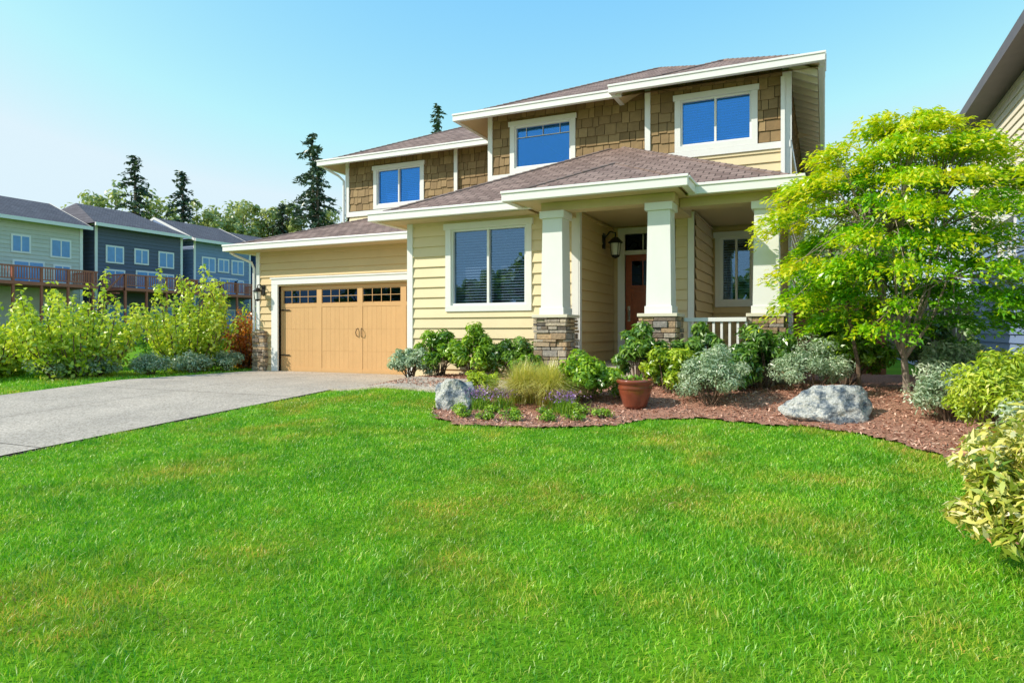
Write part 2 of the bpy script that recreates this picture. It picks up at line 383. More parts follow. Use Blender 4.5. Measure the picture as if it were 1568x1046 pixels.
hipfaces(R,[[G0,(-6.8,12.35,3.15),(-6.8,12.35+k,Gq[2]),Gq],[G0,Gq,(-13.6+k,22.4,Gq[2]),(-13.6,22.4,3.15)]]); caps(R,G0,Gq)
eave(E,-13.6,-7.7,12.35,22.4,3.15,'FL')
R.make('roof',RM,H)
S=MB()
shr=lambda x,y,z:(x,y,z+(-.1-x)*.48)
yy=13.35
while yy<24: S.box(-.60,-.11,yy,yy+.09,5.60,5.732,0,.5,shr); yy+=.42
S.box(-13.6,-7.3,12.35,12.79,3.0,3.02,1); S.box(-7.5,-4.5,10.32,10.79,3.03,3.05,1); S.box(-4.45,-1.9,9.7,13.5,3.055,3.075,1); S.box(-1.9,-.4,10.35,13.58,3.05,3.07,1); S.box(-4.45,-3.9,9.7,10.79,3.051,3.054,1)
S.make('soffits',[M_cream,M_soff],H)
E.tube([(-13.6,12.4,3.0),(-13.55,12.5,2.93),(-13.2,12.72,2.75),(-13.14,12.74,2.6),(-13.14,12.74,1.0)],[.035]*5,0,.5,8)
E.tube([(-12.9,15.1,5.65),(-12.6,15.35,5.45),(-12.46,15.42,5.3),(-12.46,15.42,4.0)],[.035]*4,0,.5,8)
E.make('gutters_and_fascia',[M_white],H,bevel=.008)
# garage door
D=MB(); gd=TF('-Y',12.9)
D.box(-12.37,-7.49,-.05,0,0,2.14,0,.5,gd)
pwid=4.88/4
for i in range(4):
    a0=-12.37+i*pwid; a1=a0+pwid; st=.075
    D.box(a0,a0+st,.0,.026,.01,2.12,0,.7,gd); D.box(a1-st,a1-.0005,.0,.026,.01,2.12,0,.7,gd)
    for (q0,q1) in ((.01,.12),(1.60,1.69),(2.03,2.12)): D.box(a0+st,a1-st,.0,.024,q0,q1,0,.4,gd)
    nb=8; bw=(pwid-2*st)/nb
    for j in range(nb):
        for (s0,s1) in ((.12,.533),(.536,1.066),(1.069,1.598)):
            D.box(a0+st+j*bw+.0015,a0+st+(j+1)*bw-.0015,0,.017,s0,s1,0,random.random(),gd)
    D.box(a0+st+.02,a1-st-.02,.002,.010,1.71,2.01,1,.5,gd)
    for j in range(1,4):
        aa=a0+st+.02+(a1-a0-2*st-.04)*j/4; D.box(aa-.006,aa+.006,.008,.020,1.70,2.02,0,.5,gd)
    D.box(a0+st,a1-st,.009,.018,1.855,1.867,0,.5,gd)
    for zz in (.5,1.62):
        if i in(0,): D.box(a0+.02,a0+.30,.034,.042,zz-.1,zz-.07,2,.5,gd)
        if i==3: D.box(a1-.30,a1-.02,.034,.042,zz-.1,zz-.07,2,.5,gd)
for sx in (-1,1):
    cx=-9.93+sx*.05
    D.tube([gd(cx,.03,.88),gd(cx+sx*.02,.07,.91),gd(cx+sx*.03,.08,.98),gd(cx+sx*.02,.07,1.05),gd(cx,.03,1.08)],[.010]*5,2,.5,6)
m_gg=glassmat('garage_glass',(.03,.03,.04),.2,(.10,.20,.36,1))
D.make('garage_door',[M_gar,m_gg,M_black],H)
# front door
F=MB(); fd=TF('-Y',12.96)
F.box(-3.54,-2.63,-.05,0,.45,2.5,0,.5,fd)
for (a0,a1,q0,q1) in ((-3.54,-3.42,.45,2.5),(-2.75,-2.63,.45,2.5),(-3.42,-2.75,.45,.68),(-3.42,-2.75,1.78,1.9),(-3.42,-2.75,2.38,2.5),(-3.12,-3.05,.68,1.78)): F.box(a0,a1,0,.02,q0,q1,0,.3,fd)
F.box(-3.45,-2.72,.02,.05,1.86,1.9,0,.2,fd)
F.box(-3.42,-2.75,.0,.008,1.9,2.38,1,.5,fd); F.box(-3.54,-2.63,-.02,-.01,2.58,2.9,1,.5,fd)
for a in (-3.2,-2.97): F.box(a-.01,a+.01,.008,.02,1.9,2.38,0,.5,fd); F.box(a-.01,a+.01,-.01,.01,2.58,2.9,2,.5,fd)
F.box(-3.50,-3.45,.02,.03,1.2,1.5,3,.5,fd); F.tube([fd(-3.475,.03,1.24),fd(-3.475,.08,1.27),fd(-3.475,.08,1.40),fd(-3.475,.03,1.43)],[.012]*4,3,.5,6)
M_steel=pmat('brushed_nickel',(.5,.48,.45),rough=.3,metal=1)
F.make('front_door',[M_door,m_gg,M_white,M_steel],H)
def pier(mb,x0,x1,y0,y1,z0,z1):
    mb.box(x0+.04,x1-.04,y0+.04,y1-.04,z0,z1,0,.0)
    z=z0
    while z<z1-.02:
        h=random.choice((.04,.055,.075,.1)); zt=min(z+h,z1)
        for side in range(4):
            L0,L1=((x0,x1),(y0,y1),(x0,x1),(y0,y1))[side]; a=L0
            while a<L1-.01:
                w=random.uniform(.1,.32); q=min(a+w,L1)
                if L1-q<.07:q=L1
                o=random.uniform(-.018,.028); rr=random.random()
                zz=z+.004;zq=zt-.004
                if side==0: mb.box(a+.004,q-.004,y0-o,y0+.06,zz,zq,0,rr)
                if side==1: mb.box(x1-.06,x1+o,a+.004,q-.004,zz,zq,0,rr)
                if side==2: mb.box(a+.004,q-.004,y1-.06,y1+o,zz,zq,0,rr)
                if side==3: mb.box(x0-o,x0+.06,a+.004,q-.004,zz,zq,0,rr)
                a=q
        z=zt
Pm=MB()
piers=[(-4.2,-3.64,9.85,10.4),(-2.5,-1.95,9.85,10.4),(-1.02,-.52,10.4,10.9)]
for q in piers: pier(Pm,*q,.0,1.22)
pier(Pm,-13.10,-12.72,12.66,12.86,-.02,1.02); pier(Pm,-13.16,-13.04,12.7,13.1,-.02,1.02)
Pm.make('stone_piers',[M_stone],H,bevel=.008)
Cm=MB()
for (x0,x1,y0,y1) in piers:
    cx,cy=(x0+x1)/2,(y0+y1)/2
    Cm.box(x0-.02,x1+.02,y0-.02,y1+.02,1.221,1.27,1,.5)
    w0,w1=.185,.165
    Cm.box(cx-.205,cx+.205,cy-.205,cy+.205,1.271,1.38,0,.5)
    c=[]
    for (ww,zz) in ((w0,1.381),(w1,2.80)): c+=[(cx-ww,cy-ww,zz),(cx+ww,cy-ww,zz),(cx+ww,cy+ww,zz),(cx-ww,cy+ww,zz)]
    for s0,s1 in ((0,1),(1,2),(2,3),(3,0)): Cm.poly([c[s0],c[s1],c[s1+4],c[s0+4]],0,.5)
    Cm.box(cx-.205,cx+.205,cy-.205,cy+.205,2.80,2.915,0,.5)
Cm.make('porch_columns',[M_white,M_cream],H,bevel=.006)
Bm=MB()
Bm.box(-4.12,-2.0,9.98,10.27,2.917,3.05,0); Bm.box(-2.02,-.55,10.5,10.8,2.916,3.048,0); Bm.box(-4.10,-3.80,10.271,10.79,2.917,3.05,0); Bm.box(-2.33,-2.03,10.271,11.59,2.917,3.05,0)
Bm.make('porch_beams',[M_soff],H)
Rm=MB()
Rm.box(-1.93,-1.03,10.34,10.43,1.15,1.21,0); Rm.box(-1.93,-1.03,10.36,10.41,.58,.64,0)
a=-1.86
while a<-1.04: Rm.box(a,a+.035,10.37,10.405,.64,1.15,0); a+=.115
Rm.box(-.74,-.69,10.92,13.55,1.15,1.21,0); Rm.box(-.73,-.70,10.92,13.55,.58,.64,0)
a=11
while a<13.5: Rm.box(-.732,-.698,a,a+.035,.64,1.15,0); a+=.115
Rm.make('porch_railing',[M_white],H,bevel=.004)
Fm=MB(); Fm.box(-3.74,-.65,10.0,13.58,0,.45,0); Fm.box(-3.6,-2.55,9.7,9.99,0,.33,0)
Fm.make('porch_floor',[M_conc],H,bevel=.01)
M_lampg=pmat('frosted_glass',(.8,.78,.72),rough=.3)
def lantern(name,tf,a,z,s=1):
    m=MB(); m.box(a-.05*s,a+.05*s,.025,.05,z+.0,z+.22*s,0,.5,tf)
    m.tube([tf(a,.05,z+.15*s),tf(a,.12*s,z+.24*s),tf(a,.2*s,z+.22*s),tf(a,.2*s,z+.14*s)],[.012*s]*4,0,.5,6)
    c=tf(a,.2*s,0)
    m.lathe(c[0],c[1],[(.001,z+.17*s),(.04*s,z+.15*s),(.11*s,z+.08*s),(.1*s,z+.07*s),(.001,z+.075*s)],0,16)
    m.lathe(c[0],c[1],[(.001,z+.07*s),(.07*s,z+.068*s),(.055*s,z-.1*s),(.001,z-.1*s)],1,16)
    m.lathe(c[0],c[1],[(.001,z-.1*s),(.065*s,z-.1*s),(.05*s,z-.125*s),(.001,z-.15*s)],0,16)
    for k in range(4):
        aa=math.pi/4+k*math.pi/2; m.tube([(c[0]+.085*s*math.cos(aa),c[1]+.085*s*math.sin(aa),z+.07*s),(c[0]+.065*s*math.cos(aa),c[1]+.065*s*math.sin(aa),z-.11*s)],[.006*s]*2,0,.5,4)
    m.make(name,[M_black,M_lampg],H)
lantern('porch_lantern',lr,12.15,2.55,1.3); lantern('garage_lantern',g,-12.85,1.92,1.1)

# ------------------------------------------------------------------ GROUND
def grassground():
    m,nt,out=newmat('grass_ground')
    col=ramp(nt,noisen(nt,.7,6,.6),[(.3,(.09,.25,.012)),(.55,(.16,.35,.015)),(.75,(.28,.36,.03))])
    col=mixc(nt,1.0,col,ramp(nt,noisen(nt,60,5,.8),[(.3,(.45,.45,.45)),(.7,(1.2,1.2,1.2))]),'MULTIPLY')
    p=N(nt,'ShaderNodeBsdfPrincipled'); nt.links.new(col,p.inputs['Base Color']); p.inputs['Roughness'].default_value=1; p.inputs['Specular IOR Level'].default_value=.05
    nt.links.new(p.outputs[0],out.inputs[0]); return m
M_gg=grassground()
xs=np.unique(np.concatenate([np.linspace(-600,-20,20),np.arange(-20,6.01,.2),np.linspace(6,600,20)]))
ys=np.unique(np.concatenate([np.linspace(-100,-1,6),np.arange(-1,16.01,.2),np.linspace(16,800,20)]))
XX,YY=np.meshgrid(xs,ys); ZZ=gz_np(XX,YY); nx=len(xs)
idx=np.arange(XX.size).reshape(XX.shape)
Fq=np.stack([idx[:-1,:-1],idx[:-1,1:],idx[1:,1:],idx[1:,:-1]],-1).reshape(-1,4)
npmesh('ground',np.stack([XX,YY,ZZ],-1).reshape(-1,3),[Fq],np.full(XX.size,.5),M_gg)
def sheet(name,x0,x1,y0,y1,mat,off,step=.25,parent=None):
    xs=np.linspace(x0,x1,max(2,int((x1-x0)/step)+1)); ys=np.unique(np.concatenate([np.linspace(y0,y1,max(2,int((y1-y0)/step)+1)),[9.0909] if y0<9.09<y1 else []]))
    X,Y=np.meshgrid(xs,ys); Z=gz_np(X,Y)+off; i=np.arange(X.size).reshape(X.shape)
    q=np.stack([i[:-1,:-1],i[:-1,1:],i[1:,1:],i[1:,:-1]],-1).reshape(-1,4)
    V=np.stack([X,Y,Z],-1).reshape(-1,3)
    return npmesh(name,V,[q],rng.uniform(.4,.6,X.size),mat,parent)
def concmat():
    m,nt,out=newmat('driveway_aggregate')
    v=N(nt,'ShaderNodeTexVoronoi'); g=N(nt,'ShaderNodeNewGeometry'); v.inputs['Scale'].default_value=60; nt.links.new(g.outputs['Position'],v.inputs['Vector'])
    c=ramp(nt,v.outputs['Color'],[(.1,(.27,.225,.18)),(.45,(.46,.395,.32)),(.8,(.60,.525,.44))])
    c=mixc(nt,1.0,c,ramp(nt,noisen(nt,.9,6,.6),[(.3,(.78,.77,.76)),(.7,(1.08,1.06,1.04))]),'MULTIPLY')
    p=N(nt,'ShaderNodeBsdfPrincipled'); nt.links.new(c,p.inputs['Base Color']); p.inputs['Roughness'].default_value=.9
    b=N(nt,'ShaderNodeBump'); b.inputs['Strength'].default_value=.35; b.inputs['Distance'].default_value=.01; nt.links.new(v.outputs['Distance'],b.inputs['Height']); nt.links.new(b.outputs[0],p.inputs['Normal'])
    nt.links.new(p.outputs[0],out.inputs[0]); return m
M_drive=concmat()
DW=empty('driveway')
yb=[-3,.8,4.4,8.2,12.86]
for i in range(4):
    for (a0,a1) in ((-13.0,-10.31),(-10.295,-7.6)): sheet('slab',a0,a1,yb[i]+.008,yb[i+1]-.008,M_drive,.02,.5,DW)
sheet('neighbour_driveway',-30,-15.6,2.0,6.2,M_drive,.012,2,DW)
M_dirt=pmat('joint_dirt',(.10,.075,.05),rough=1)
sheet('joint_base',-13.04,-7.56,-3,12.8,M_dirt,.006,.5,DW)
def strip(name,pts,w,mat,off,sk=.06):
    pts=[Vector((p[0],p[1],0)) for p in pts]; d=[]
    for i in range(len(pts)-1):
        n=max(1,int((pts[i+1]-pts[i]).length/.15))
        for j in range(n): d.append(pts[i].lerp(pts[i+1],j/n))
    d.append(pts[-1]); mb=MB(); prev=None
    for i,pp in enumerate(d):
        t=(d[min(i+1,len(d)-1)]-d[max(0,i-1)]).normalized(); n=Vector((-t.y,t.x,0))*w/2
        a=pp+n;b_=pp-n; a.z=gz(a.x,a.y)+off;b_.z=gz(b_.x,b_.y)+off
        if prev:
            pa,pb=prev; mb.poly([pa,a,b_,pb],0,.5)
            for (u,v) in ((pa,a),(pb,b_)): mb.poly([u,v,v-Vector((0,0,sk)),u-Vector((0,0,sk))],0,.4)
        prev=(a,b_)
    return mb.make(name,[mat])
strip('front_walkway',[(-7.6,9.45),(-6.6,9.32),(-5.4,9.15),(-4.5,9.12),(-3.8,9.2),(-3.3,9.42),(-3.1,9.72)],.78,M_drive,.045)
M_slab=pmat('side_yard_concrete',(.36,.35,.36),rough=.9,ns=2,namp=.2)
sheet('side_yard_path',1.9,3.48,10.6,23.2,M_slab,.02,.3)
bed=np.array([(-7.1,9.2),(-5.1,8.85),(-4.95,8.3),(-4.86,7.85),(-4.5,7.25),(-3.95,6.97),(-3.12,6.99),(-2.24,7.4),(-1.87,7.95),(-1.2,8.1),(-.28,7.98),(.41,7.72),(.78,7.23),(1.08,6.76),(1.12,5.6),(1.0,4.7),(1.12,4.0),(1.7,3.7),(3.44,3.6),(3.44,10.58),(1.9,10.58),(1.85,13.9),(-.6,13.9),(-.6,11),(-7.1,11)])
def inpoly(X,Y,P):
    c=np.zeros(X.shape,bool); n=len(P)
    for i in range(n):
        x0,y0=P[i];x1,y1=P[(i+1)%n]
        if y0==y1: continue
        k=((y0>Y)!=(y1>Y))&(X<(x1-x0)*(Y-y0)/(y1-y0)+x0); c^=k
    return c
st=.05
X,Y=np.meshgrid(np.arange(-7.2,3.5,st),np.arange(3.1,14,st))
wob=.06*np.sin(X*5+Y*3)+.04*np.sin(X*11-Y*7)
ins=inpoly(X+wob,Y+wob*.7,bed)
Z=gz_np(X,Y)+.022+rng.uniform(-.008,.012,X.shape)
cell=ins[:-1,:-1]&ins[:-1,1:]&ins[1:,:-1]&ins[1:,1:]
i=np.arange(X.size).reshape(X.shape)
q=np.stack([i[:-1,:-1],i[:-1,1:],i[1:,1:],i[1:,:-1]],-1)[cell]
def mulchmat():
    m,nt,out=newmat('bark_mulch')
    col=ramp(nt,noisen(nt,55,6,.8),[(.3,(.12,.05,.035)),(.5,(.42,.20,.13)),(.72,(.62,.37,.26))])
    p=N(nt,'ShaderNodeBsdfPrincipled'); nt.links.new(col,p.inputs['Base Color']); p.inputs['Roughness'].default_value=.95
    b=N(nt,'ShaderNodeBump'); b.inputs['Strength'].default_value=1; b.inputs['Distance'].default_value=.03; nt.links.new(noisen(nt,45,5),b.inputs['Height']); nt.links.new(b.outputs[0],p.inputs['Normal'])
    nt.links.new(p.outputs[0],out.inputs[0]); return m
mul=npmesh('mulch_bed',np.stack([X,Y,Z],-1).reshape(-1,3),[q],np.full(X.size,.5),mulchmat())
M_chip=leafmat('bark_chips',[(0,(.15,.055,.04)),(.5,(.48,.24,.16)),(1,(.72,.48,.36))],trans=0,gloss=.02,k=1.1)
n=34000; cx=rng.uniform(-7,3.2,n); cy=rng.uniform(3.6,10.6,n); k=inpoly(cx,cy,bed); cx=cx[k];cy=cy[k]
nn=rng.normal(size=(len(cx),3))*.45+np.array([0,0,1])
leaves('bark_chips',np.stack([cx,cy,gz_np(cx,cy)+.038],-1),nn,.055,.018,rng.random(len(cx)),M_chip,mul,fold=0)

# ------------------------------------------------------------------ LAWN GRASS
def blademat():
    m,nt,out=newmat('grass_blades')
    r1=ramp(nt,attr(nt),[(0,(.10,.38,.008)),(.5,(.24,.60,.015)),(.88,(.48,.74,.05)),(1,(.74,.74,.2))])
    pn=noisen(nt,.8,5,.62)
    pf=ramp(nt,pn,[(.47,(0,0,0)),(.63,(.85,.85,.85))])
    dry=ramp(nt,attr(nt),[(0,(.30,.46,.02)),(.5,(.62,.64,.06)),(.8,(.78,.56,.12)),(1,(.82,.34,.10))])
    bw=N(nt,'ShaderNodeRGBToBW'); nt.links.new(pf,bw.inputs[0])
    col=mixc(nt,bw.outputs[0],r1,dry)
    n2=ramp(nt,noisen(nt,2.6,4,.65),[(.34,(.50,.70,.50)),(.66,(1.15,1.1,1.1))])
    col=mixc(nt,1.0,col,n2,'MULTIPLY')
    d=N(nt,'ShaderNodeBsdfDiffuse'); t=N(nt,'ShaderNodeBsdfTranslucent'); g=N(nt,'ShaderNodeBsdfGlossy'); g.inputs['Roughness'].default_value=.4
    nt.links.new(col,d.inputs[0]); nt.links.new(col,t.inputs[0])
    a=N(nt,'ShaderNodeMixShader'); a.inputs[0].default_value=.4; nt.links.new(d.outputs[0],a.inputs[1]); nt.links.new(t.outputs[0],a.inputs[2])
    b=N(nt,'ShaderNodeMixShader'); b.inputs[0].default_value=.04; nt.links.new(a.outputs[0],b.inputs[1]); nt.links.new(g.outputs[0],b.inputs[2])
    nt.links.new(b.outputs[0],out.inputs[0]); return m
M_blade=blademat()
def grass(name,gx,gy,h,w,parent=None,mat=None,lean=.5,up=None):
    n=len(gx); z=gz_np(gx,gy)
    B=np.stack([gx,gy,z-.005],-1); a=rng.uniform(0,2*np.pi,n); side=np.stack([np.cos(a),np.sin(a),np.zeros(n)],-1)
    ln=rng.normal(size=(n,3))*lean; ln[:,2]=0
    hh=(h*rng.uniform(.55,1.25,n))[:,None]; ww=(w*rng.uniform(.7,1.3,n))[:,None]
    mid=B+np.array([0,0,1])*hh*.55+ln*hh*.3; tip=B+np.array([0,0,1])*hh*.95+ln*hh
    V=np.stack([B-side*ww/2,B+side*ww/2,mid+side*ww*.4,mid-side*ww*.4,tip],1).reshape(-1,3)
    i=np.arange(n)*5
    return npmesh(name,V,[np.stack([i,i+1,i+2,i+3],-1),np.stack([i+3,i+2,i+4],-1)],np.repeat(rng.random(n),5),mat or M_blade,parent)
lawn=empty('lawn')
n=520000; gx=rng.uniform(-7.56,2.6,n); gy=rng.uniform(1.2,9.4,n)
wob=.06*np.sin(gx*5+gy*3)+.04*np.sin(gx*11-gy*7)
dist=np.hypot(gx,gy)
keep=~inpoly(gx+wob,gy+wob*.7,bed)&(rng.random(n)<np.clip(5.2/dist,.35,1)**1.2)
wy=np.interp(gx,[-7.6,-6.6,-5.4,-4.5],[9.45,9.32,9.15,9.12])-.4
keep&=gy<wy
gx=gx[keep];gy=gy[keep];dist=dist[keep]
hv=.040+.012*np.sin(gx*2.3+np.sin(gy*3.1)*1.4)*np.cos(gy*2.7+gx)
grass('grass_blades',gx,gy,hv,.0028+.0006*dist,lawn,lean=.6)
n=30000; gx=rng.uniform(-20,-13.05,n); gy=rng.uniform(5.5,14,n); k=~((gx<-15.6)&(gy<6.2)); grass('grass_strip',gx[k],gy[k],np.full(k.sum(),.06),np.full(k.sum(),.014),lawn)

# ------------------------------------------------------------------ PLANTS
LM={}
LM['green']=leafmat('leaf_green',[(0,(.04,.11,.008)),(.5,(.13,.28,.015)),(1,(.34,.48,.04))])
LM['dark']=leafmat('leaf_dark_green',[(0,(.025,.08,.012)),(.5,(.075,.19,.02)),(1,(.22,.35,.05))],gloss=.10)
LM['lime']=leafmat('leaf_lime',[(0,(.10,.20,.01)),(.5,(.36,.47,.03)),(1,(.60,.58,.08))])
LM['silver']=leafmat('leaf_silver',[(0,(.11,.18,.09)),(.5,(.30,.40,.25)),(1,(.54,.58,.42))],tcol=(1,1,.8))
LM['red']=leafmat('leaf_red_orange',[(0,(.18,.05,.01)),(.5,(.48,.15,.03)),(1,(.5,.34,.06))])
LM['pieris']=leafmat('leaf_pieris',[(0,(.12,.24,.02)),(.3,(.36,.44,.05)),(.5,(.66,.60,.12)),(.85,(.85,.72,.42)),(1,(.74,.32,.16))],trans=.3,k=1.15)
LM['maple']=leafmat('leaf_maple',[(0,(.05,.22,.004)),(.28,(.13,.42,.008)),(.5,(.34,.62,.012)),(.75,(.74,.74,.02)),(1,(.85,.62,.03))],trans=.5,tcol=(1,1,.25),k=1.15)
LM['straw']=leafmat('leaf_straw',[(0,(.30,.38,.05)),(.5,(.66,.60,.17)),(1,(.74,.62,.28))],k=1.25)
LM['purple']=leafmat('flower_purple',[(0,(.10,.12,.05)),(.5,(.28,.13,.44)),(1,(.46,.26,.62))],k=1.2)
LM['pine']=leafmat('leaf_pine',[(0,(.025,.05,.04)),(.5,(.055,.10,.07)),(1,(.12,.17,.09))],trans=.15,k=1.2)
LM['far']=leafmat('leaf_far',[(0,(.09,.14,.05)),(.5,(.24,.31,.10)),(1,(.45,.47,.18))],k=1.3)
M_bark=pmat('bark',(.16,.10,.07),(.22,.15,.1),rough=.9,ns=20,namp=.5,bump=.6,bs=50)
M_barkP=pmat('maple_bark',(.32,.25,.20),(.38,.30,.24),rough=.8,ns=20,namp=.4,bump=.4,bs=50)
def bush(name,x,y,rx,ry,h,n,L,Wd,mat,clumps=26,cr=.32,bias=0.0,z0=None,upn=.4):
    n=int(n*1.35); clumps=int(clumps*1.2); h*=1.06
    e=empty(name); z0=gz(x,y) if z0 is None else z0
    d=rdir(clumps); d[:,2]=np.abs(d[:,2])*1.0-.3*(rng.random(clumps)<.4)
    rad=rng.uniform(.45,.88,(clumps,1)); cc=np.array([x,y,z0+h*.38])+d*rad*np.array([rx,ry,h*.62])
    per=n//clumps; C=np.repeat(cc,per,0); dd=rdir(len(C)); rr=cr*min(rx,ry,h)*np.repeat(rng.uniform(.6,1.4,clumps),per)[:,None]
    P=C+dd*rr*(rng.random((len(C),1))**.35)*np.array([1,1,.85])
    P[:,2]=np.maximum(P[:,2],z0+.03+.05*rng.random(len(P)))
    nrm=dd*.7+np.array([0,0,upn])+rng.normal(size=P.shape)*.4
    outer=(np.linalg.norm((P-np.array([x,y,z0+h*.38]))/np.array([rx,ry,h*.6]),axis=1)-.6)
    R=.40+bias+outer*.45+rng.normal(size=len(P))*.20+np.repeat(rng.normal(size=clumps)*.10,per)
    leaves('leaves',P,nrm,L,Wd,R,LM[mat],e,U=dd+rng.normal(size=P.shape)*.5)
    mb=MB()
    for c in cc[:18]:
        b0=Vector((x+random.uniform(-.06,.06),y+random.uniform(-.06,.06),z0-.03)); c=Vector(c)
        m_=b0.lerp(c,.5)+Vector((0,0,.05)); mb.tube([b0,m_,c],[.012,.008,.004],0,.5,5)
    mb.make('branches',[M_bark],e); return e
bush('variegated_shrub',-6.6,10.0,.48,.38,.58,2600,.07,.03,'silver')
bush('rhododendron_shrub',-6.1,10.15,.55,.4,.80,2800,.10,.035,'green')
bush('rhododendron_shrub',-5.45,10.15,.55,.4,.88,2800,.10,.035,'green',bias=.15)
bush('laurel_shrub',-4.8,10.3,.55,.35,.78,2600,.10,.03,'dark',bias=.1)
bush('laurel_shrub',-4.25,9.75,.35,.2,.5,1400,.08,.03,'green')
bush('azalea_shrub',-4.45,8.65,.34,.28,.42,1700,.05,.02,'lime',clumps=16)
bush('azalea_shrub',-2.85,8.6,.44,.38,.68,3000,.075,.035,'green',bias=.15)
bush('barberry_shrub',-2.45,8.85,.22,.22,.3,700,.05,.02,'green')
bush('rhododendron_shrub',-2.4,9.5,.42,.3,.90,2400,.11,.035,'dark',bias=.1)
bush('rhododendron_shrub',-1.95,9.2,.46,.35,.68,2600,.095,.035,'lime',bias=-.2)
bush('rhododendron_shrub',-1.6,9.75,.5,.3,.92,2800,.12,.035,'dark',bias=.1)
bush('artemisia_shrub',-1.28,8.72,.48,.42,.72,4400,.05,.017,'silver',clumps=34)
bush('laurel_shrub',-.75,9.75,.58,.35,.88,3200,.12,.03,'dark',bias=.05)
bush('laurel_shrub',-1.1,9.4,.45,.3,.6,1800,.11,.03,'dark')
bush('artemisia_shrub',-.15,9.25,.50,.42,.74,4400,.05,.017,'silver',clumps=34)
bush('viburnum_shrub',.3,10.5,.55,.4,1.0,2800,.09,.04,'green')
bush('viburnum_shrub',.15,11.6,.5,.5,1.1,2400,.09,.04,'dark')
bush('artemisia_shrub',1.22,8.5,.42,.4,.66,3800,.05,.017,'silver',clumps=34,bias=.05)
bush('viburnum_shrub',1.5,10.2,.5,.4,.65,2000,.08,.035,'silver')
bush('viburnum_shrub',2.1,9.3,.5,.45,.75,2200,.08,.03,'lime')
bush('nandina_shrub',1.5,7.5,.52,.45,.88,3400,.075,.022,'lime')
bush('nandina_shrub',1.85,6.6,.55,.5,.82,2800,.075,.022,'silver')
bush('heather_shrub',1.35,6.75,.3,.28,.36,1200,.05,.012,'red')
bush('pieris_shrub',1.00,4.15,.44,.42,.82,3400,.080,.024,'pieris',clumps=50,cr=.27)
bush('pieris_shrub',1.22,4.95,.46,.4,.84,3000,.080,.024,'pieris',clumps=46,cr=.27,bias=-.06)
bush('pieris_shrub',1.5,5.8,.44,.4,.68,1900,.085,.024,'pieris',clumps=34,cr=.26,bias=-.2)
for i,(a,b_) in enumerate([(-4.1,7.45),(-3.75,7.3),(-3.4,7.35),(-3.0,7.45),(-2.7,7.6),(-4.35,7.75),(-3.15,7.75),(-2.45,7.85),(-3.55,7.65),(-3.85,7.7),(-2.75,7.95)]):
    bush('groundcover_plant',a,b_,.13,.12,.14,260,.035,.016,'green',clumps=7,cr=.5,bias=.1)
for i,(a,b_) in enumerate([(-4.15,7.95),(-3.9,8.1),(-2.95,7.95),(-4.3,8.15),(-3.05,8.1)]):
    e=empty('lavender_plant'); n=260; gx=a+rng.normal(size=n)*.07; gy=b_+rng.normal(size=n)*.06
    grass('stems',gx,gy,np.full(n,.22),np.full(n,.007),e,LM['green'],lean=.35)
    n=150; P=np.stack([a+rng.normal(size=n)*.1,b_+rng.normal(size=n)*.09,gz(a,b_)+rng.uniform(.17,.30,n)],-1)
    leaves('flowers',P,rdir(n),.03,.018,rng.uniform(.5,1,n),LM['purple'],e)
for (a,b_,s) in ((-3.75,8.45,1.0),(-3.35,8.4,1.05)):
    e=empty('ornamental_grass'); n=int(2600*s); th=rng.uniform(0,6.28,n); hh=.6*s*rng.uniform(.6,1.1,n); ln=rng.uniform(.15,1.05,n)
    base=np.stack([a+rng.normal(size=n)*.06,b_+rng.normal(size=n)*.05,np.full(n,gz(a,b_))],-1); dr=np.stack([np.cos(th),np.sin(th),np.zeros(n)],-1); sd=np.stack([-np.sin(th),np.cos(th),np.zeros(n)],-1)*.005
    pts=[]
    for t in (0,.35,.7,1.0):
        p_=base+dr*(ln*t*t*.62*s)[:,None]; p_[:,2]+=hh*(t*1.5-.75*t*t*(.5+ln)); w_=(1-t*.9)
        pts+= [p_-sd*w_,p_+sd*w_]
    V=np.stack(pts,1).reshape(-1,3); i=np.arange(n)*8
    npmesh('blades',V,[np.concatenate([np.stack([i+2*k,i+2*k+1,i+2*k+3,i+2*k+2],-1) for k in range(3)])],np.repeat(rng.random(n),8),LM['straw'],e)
def shoots(name,x,y,r,h,stems,mat,L=.12,Wd=.07,per=130,bias=.1):
    e=empty(name); z0=gz(x,y); mb=MB(); P=[];Nr=[];R=[]
    for s in range(stems):
        a=random.uniform(0,6.28); q=r*math.sqrt(random.random()); hh=h*(1-.45*(q/r)**2)*random.uniform(.6,1.06)
        b0=np.array([x+.35*q*math.cos(a),y+.35*q*math.sin(a),z0]); t1=np.array([x+1.15*q*math.cos(a),y+1.15*q*math.sin(a),z0+hh])
        mid=(b0+t1)/2+np.array([.2*q*math.cos(a),.2*q*math.sin(a),0])
        mb.tube([b0,mid,t1],[.018,.012,.004],0,.5,5)
        t=rng.uniform(.08,1,per)[:,None]; c=(1-t)**2*b0+2*t*(1-t)*mid+t*t*t1
        rr=(.28*r*(1-t*.75)+.06); dd=rdir(per); P.append(c+dd*rr*rng.random((per,1))**.5); Nr.append(dd*.6+np.array([0,0,.5])+rng.normal(size=(per,3))*.4)
        R.append(.25+bias+.3*t[:,0]+rng.normal(size=per)*.22+random.uniform(-.1,.1))
    leaves('leaves',np.concatenate(P),np.concatenate(Nr),L,Wd,np.concatenate(R),LM[mat],e)
    mb.make('branches',[M_bark],e)
shoots('dogwood_shrub',-16.9,8.6,1.1,2.0,38,'lime')
shoots('dogwood_shrub',-14.9,9.4,1.15,2.5,46,'lime')
shoots('dogwood_shrub',-14.5,11.9,1.05,2.8,44,'lime',bias=.15)
